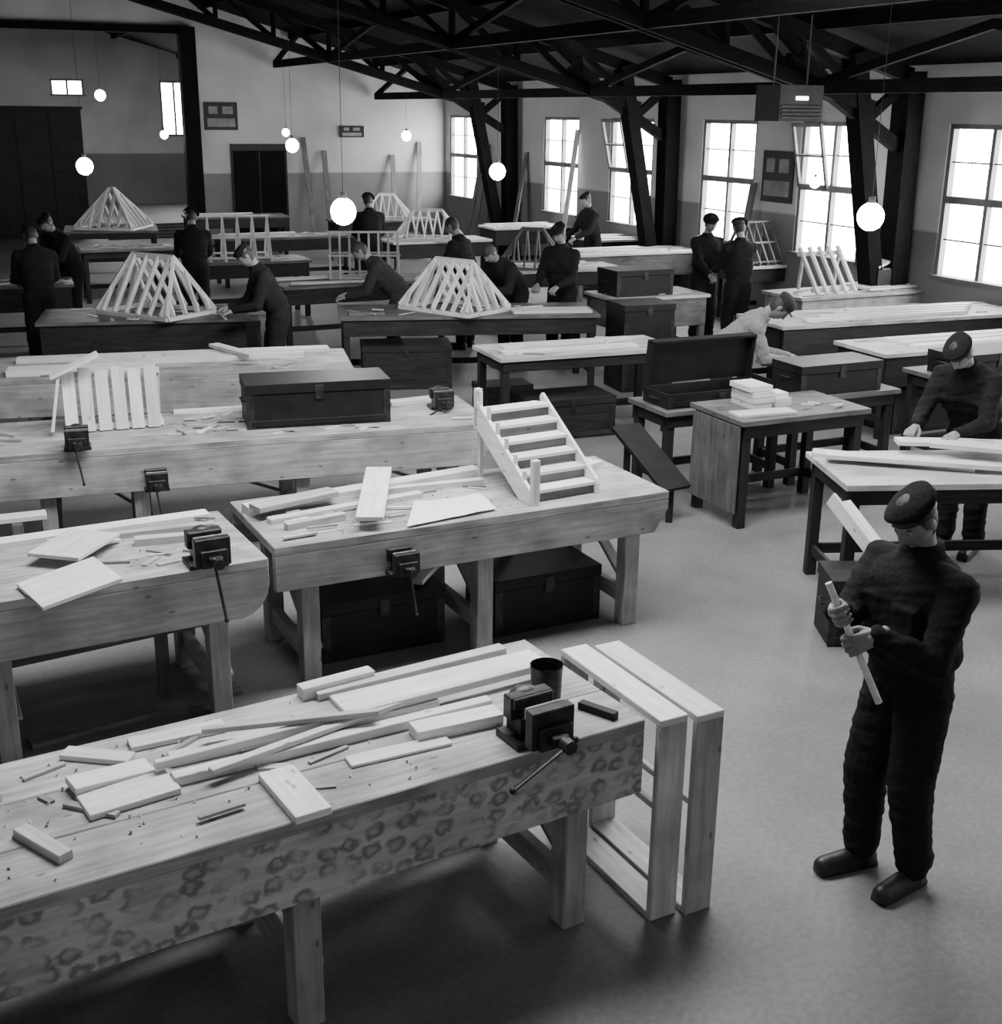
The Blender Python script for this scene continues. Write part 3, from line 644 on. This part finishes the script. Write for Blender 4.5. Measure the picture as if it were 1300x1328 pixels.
def headmesh():
    b=MB(); nu,nv=56,44; vs=[]
    g=lambda a,s:math.exp(-(a/s)**2)
    for j in range(nv+1):
        ph=math.pi*j/nv
        for i in range(nu):
            t=2*math.pi*i/nu; x,y,z=math.sin(ph)*math.sin(t),math.sin(ph)*math.cos(t),math.cos(ph)
            X,Y,Z_=x*.077,y*.097,z*.120
            if z<0: X*=1-.30*(-z)**1.6; Y*= (1-.05*z*z) if y>0 else (1-.35*(-z)**1.2)
            if y>0:
                if -.32<z<.22:
                    k=(.22-z)/.46 if z>-.24 else max(0,(z+.32)/.08)
                    Y+=.026*min(1,k)*g(x,.15+.06*min(1,k))
                Y-=.010*(g(x-.40,.17)+g(x+.40,.17))*g(z-.06,.12)
                Y+=.005*g(z-.22,.09)*g(x,.55)
                Y+=.007*g(z+.50,.10)*g(x,.28)-.005*g(z+.50,.022)*g(x,.26)
                Y+=.012*g(z+.86,.16)*g(x,.3)
                Y-=.004*g(z+.68,.07)*g(x,.3)
            vs.append(Vector((X,Y,Z_)))
    fs=[(j*nu+i,(j+1)*nu+i,(j+1)*nu+(i+1)%nu,j*nu+(i+1)%nu) for j in range(nv) for i in range(nu)]
    b.add(vs,fs,SKIN,None,1,True)
    for s in (-1,1):
        b.sph((s*.0305,.074,.007),.0125,EYE,14,10); b.sph((s*.0305,.0845,.007),.0045,BLACK,8,6)
        b.sph((s*.078,-.008,-.005),(.009,.019,.031),SKIN,12,10)
        b.beam((s*.016,.089,.026),(s*.045,.080,.027),.006,.006,HAIR)
    b.beam((-.020,.0925,-.060),(.020,.0925,-.060),.004,.003,LEATHER)
    return b.mesh('head_mesh')
HEAD=headmesh()
def hairmesh():
    b=MB(); nu,nv=40,20; vs=[]
    for j in range(nv+1):
        for i in range(nu):
            t=2*math.pi*i/nu; fr=math.cos(t)
            lim=1.25 if fr>.35 else (2.35 if fr<-.2 else 1.6); ph=lim*j/nv
            x,y,z=math.sin(ph)*math.sin(t),math.sin(ph)*math.cos(t),math.cos(ph)
            k=1.05; X,Y,Z_=x*.079*k,y*.098*k,z*.122*k
            if z<0: X*=1-.2*(-z)**1.5; Y*=1-.28*(-z)**1.2
            vs.append(Vector((X,Y,Z_)))
    fs=[(j*nu+i,(j+1)*nu+i,(j+1)*nu+(i+1)%nu,j*nu+(i+1)%nu) for j in range(nv) for i in range(nu)]
    b.add(vs,fs,HAIR,None,1,True); return b.mesh('hair_mesh')
HAIRM=hairmesh()
def beretmesh():
    b=MB(); nu,nv=36,20; vs=[]
    for j in range(nv+1):
        ph=math.pi*j/nv
        for i in range(nu):
            t=2*math.pi*i/nu; x,y,z=math.sin(ph)*math.cos(t),math.sin(ph)*math.sin(t),math.cos(ph)
            rr=.108 if z>-.3 else .108*(1-.42*((-z-.3)/.7))
            p=Vector((x*rr*1.02+.016*(1 if z>-.2 else 0)*abs(math.sin(ph)),y*rr*1.06,z*(.034 if z>0 else .042)))
            p.z-= .035*max(0,p.x/.12)**1.5
            p+=Vector((0,0,.004*noise.noise(p*22))); vs.append(p)
    fs=[(j*nu+i,(j+1)*nu+i,(j+1)*nu+(i+1)%nu,j*nu+(i+1)%nu) for j in range(nv) for i in range(nu)]
    b.add(vs,fs,CLOTH,None,1,True)
    b.cyl((0,0,-.055),(0,0,-.028),.086,.090,LEATHER,32)
    return b.mesh('beret_mesh')
BERET=beretmesh()
def capmesh():
    b=MB(); b.sph((0,-.01,0),(.088,.106,.062),CLOTH2,28,14); b.cyl((0,-.008,-.03),(0,-.008,.012),.088,.092,CLOTH2,28)
    b.sph((0,.095,-.022),(.065,.05,.008),CLOTH2,18,8); return b.mesh('cap_mesh')
CAP=capmesh()
def ik(a,c,l1,l2,pole):
    d=c-a; L=min(d.length,(l1+l2)*.995); u=d.normalized(); k=(l1*l1-l2*l2+L*L)/(2*L); h=math.sqrt(max(0,l1*l1-k*k))
    pl=(pole-u*pole.dot(u)).normalized(); return a+u*k+pl*h, a+u*L
def frameXY(X,Y,p):
    X=X.normalized(); Y=(Y-X*Y.dot(X)).normalized(); Zv=X.cross(Y); M=Matrix((X,Y,Zv)).transposed().to_4x4(); M.translation=p; return M
def person(x,y,yaw,lean=0,wr=None,wl=None,hp=15,hy=0,top=CLOTH,bot=None,hat='beret',vx=.018,sc=1.0,rod=None,name='man',step=.0,z=0,wide=1.0):
    e=empty(name,Fr(x,y,yaw,z)@Matrix.Scale(sc,4)); bot=bot or top
    U=Matrix.Translation((0,-.12*math.sin(rad(lean)),.95))@Matrix.Rotation(-rad(lean),4,'X')
    V=lambda *p:U@Vector(p)
    def loft(b,secs,mat,n=24):
        vs=[];
        for (zz,rx,ry,cy) in secs:
            for i in range(n):
                t=2*math.pi*i/n; c,s=math.cos(t),math.sin(t); sg=lambda q:(1 if q>=0 else -1)
                vs.append(U@Vector((wide*rx*sg(c)*abs(c)**.85,cy+wide*ry*sg(s)*abs(s)**.85,zz)))
        fs=[(j*n+i,j*n+(i+1)%n,(j+1)*n+(i+1)%n,(j+1)*n+i) for j in range(len(secs)-1) for i in range(n)]
        fs+=[tuple(range(n))[::-1],tuple(range((len(secs)-1)*n,len(secs)*n))]
        b.add(vs,fs,mat,None,1,True)
    b=MB()
    loft(b,[(-.02,.155,.12,0),(.03,.165,.125,0),(.065,.165,.125,0),(.09,.188,.148,.005),(.16,.188,.145,.005),(.27,.19,.14,.01),(.37,.205,.14,.005),(.43,.195,.125,-.005),(.475,.15,.105,-.015),(.51,.085,.08,-.02),(.56,.068,.07,-.02)],top)
    ew=[]
    for s,w in ((1,wr),(-1,wl)):
        sh=V(s*.185*wide,-.01,.425)
        if w is None: w=(s*.27,.08,.80)
        w=Vector(w); el,wp=ik(sh,w,.30,.25,Vector((s*.55,-.65,-.75)))
        b.cap(V(s*.12,-.005,.44),sh,.07,.072*wide,top); b.cap(sh,el,.071*wide,.058*wide,top); b.cap(el,wp,.059*wide,.042,top); b.cap(wp.lerp(el,.12),wp.lerp(el,.03),.043,.043,top)
        ew.append((s,el,wp))
    b.cap(V(-.045,.055,.50),V(-.01,.075,.45),.02,.014,top,8); b.cap(V(.045,.055,.50),V(.01,.075,.45),.02,.014,top,8)
    for s in (-1,1): b.box(U@Matrix.Translation((s*.095,.138*wide,.30)),(.11,.03,.12),top)
    sh_=-.08*math.sin(rad(lean))
    feet=[]
    for s in (1,-1):
        hp_=Vector((s*.088,sh_,.90)); ft=Vector((s*(.11),step*s,.10))
        L=(ft-hp_).length+.006; kn,an=ik(hp_,ft,L*.51,L*.49,Vector((s*.1,1,0)))
        b.cap(hp_,kn,.112,.088*wide,bot); b.cap(kn,an+Vector((0,0,.03)),.088*wide,.074,bot); b.cap(an+Vector((0,0,.06)),an+Vector((0,0,.02)),.082,.076,bot); feet.append((s,an))
    b.cap(Vector((-.06,sh_,.93)),Vector((.06,sh_,.93)),.118,.118,bot)
    fine=vx<.012
    def wr_(c,n):
        k=.006 if fine else .008
        q=Vector((c.x*9,c.y*9,c.z*16)); a=noise.noise(q)+.5*noise.noise(q*2.1); f=noise.noise(Vector((c.x*5+3,c.y*5,c.z*34+c.x*10)))
        return c+n*(k*a+k*.9*f)
    me=bake(b,'clothed_body',vx,4,wr_,top)
    if bot is not top:
        me.materials.append(bot)
        for p in me.polygons:
            if (U.inverted()@p.center).z<.05 and p.center.z<1.02: p.material_index=1
    link('clothed_body',me,Matrix(),e)
    Hm=U@Matrix.Translation((0,-.018,.585))@Matrix.Rotation(rad(hy),4,'Z')@Matrix.Rotation(-rad(hp-lean*.45),4,'X')@Matrix.Translation((0,.015,.10))@Matrix.Scale(.95,4)
    nb=MB(); nb.cap(V(0,-.025,.50),Hm@Vector((0,-.022,-.05)),.056,.050,SKIN,18); nb.obj('neck',parent=e)
    link('head',HEAD,Hm,e); link('hair',HAIRM,Hm,e)
    if hat=='beret': link('beret',BERET,Hm@Matrix.Translation((0,-.008,.092))@Matrix.Rotation(rad(-8),4,'X')@Matrix.Rotation(rad(8),4,'Y'),e)
    elif hat=='cap': link('cap',CAP,Hm@Matrix.Translation((0,0,.085))@Matrix.Rotation(rad(-4),4,'X'),e)
    for s,an in feet: link('boot_%s'%('r' if s>0 else 'l'),BOOT,Matrix.Translation((an.x,an.y+.02,0))@Matrix.Rotation(rad(-8*s),4,'Z'),e)
    for s,el,wp in ew:
        d=(wp-el).normalized()
        if rod:
            r0,r1=Vector(rod[0]),Vector(rod[1]); rd=(r1-r0).normalized(); X=rd*s
            Mh=frameXY(X,d,wp)
        else: Mh=frameXY(Vector((1,.0,-.2*s)),d,wp+d*.02)
        link('hand_%s'%('r' if s>0 else 'l'),HR if s>0 else HL,Mh,e)
    return e,ew
rt,rb=Vector((-.02,.50,1.43)),Vector((-.19,.35,.98)); rd=(rb-rt).normalized()
def grip(k,s,el0):
    p=rt.lerp(rb,k); X=rd*s; Y=(p-el0); Y=(Y-X*Y.dot(X)).normalized(); Zv=X.cross(Y); return p-Y*.083+Zv*.033
wr=grip(.26,1,Vector((.3,-.05,1.12))); wl=grip(.50,-1,Vector((-.3,-.02,1.10)))
M1,ew=person(1.61,4.42,118,lean=4,wr=wr,wl=wl,hp=30,hy=8,vx=.0085,rod=(rt,rb),step=.04,sc=.975,wide=1.08)
b=MB(); b.cyl((0,0,0),rb-rt,.0135,.0135,WOODL,16); o=b.obj('wooden_rod',Matrix.Translation(rt),parent=M1)
W=lambda dx=.16,dy=.42,z=1.0:dict(wr=(dx,dy,z),wl=(-dx,dy,z))
person(3.33,8.5,135,lean=36,**W(.15,.55,1.0),hp=30,top=CLOTH,vx=.012)
person(2.02,11.05,-98,lean=50,**W(.13,.55,.93),hp=30,top=SHIRT,bot=CLOTH2,hat='cap',vx=.014)
person(2.72,16.95,200,lean=8,**W(),hp=20)
person(3.05,16.2,20,lean=6,**W(.14,.4,1.05),hp=15)
person(.72,15.35,150,lean=10,**W(.14,.38,1.02),hp=25)
person(-.5,16.35,62,lean=20,**W(),hp=20,hat='none')
person(1.5,21.6,120,lean=14,**W(),hp=15)
person(5.35,17.9,170,lean=34,**W(.15,.6,1.0),top=CLOTH2,hat='cap')
person(4.5,20.5,190,lean=35,**W(.15,.6,1.0))
person(-2.2,20.7,15,lean=20,**W())
person(-5.45,14.55,28,lean=24,**W(.15,.45,1.0),hp=20)
person(-6.0,17.2,150,lean=34,**W(.15,.55,1.0))
person(-4.3,17.35,15,lean=26,**W(.15,.5,1.0))
person(-2.45,13.2,112,lean=28,**W(.15,.45,1.0),hp=25)
person(-1.30,14.75,95,lean=46,**W(.13,.55,.92),top=CLOTH2,hat='none')
person(.1,15.25,140,lean=50,**W(.15,.6,1.0),hat='none')

# ------------------------------------------------------------------ light
w=bpy.data.worlds.new('world'); bpy.context.scene.world=w; w.use_nodes=True
w.node_tree.nodes['Background'].inputs[0].default_value=(.8,.8,.8,1); w.node_tree.nodes['Background'].inputs[1].default_value=.36
def area(name,loc,rot,sx,sy,e):
    l=bpy.data.lights.new(name,'AREA'); l.shape='RECTANGLE'; l.size=sx; l.size_y=sy; l.energy=e
    o=bpy.data.objects.new(name,l); COL.objects.link(o); o.location=loc; o.rotation_euler=[rad(q) for q in rot]; return o
area('fill_near',(.1,6.5,5.2),(5,0,24.6),5,1.6,680)  # added overhead fill for the near benches; the roof has no opening here
area('fill_mid',(3.2,11.5,4.9),(0,0,24.6),4.0,1.8,330)  # added fill hung out of view above the middle tables
area('fill_far',(3.0,22,4.2),(0,0,24.6),4.5,2.0,260)  # added fill under the closed roof, lifts the far end
area('fill_annex',(-10,36,5.0),(0,0,24.6),6,3,340)  # added fill to brighten the annex walls, no real fixture
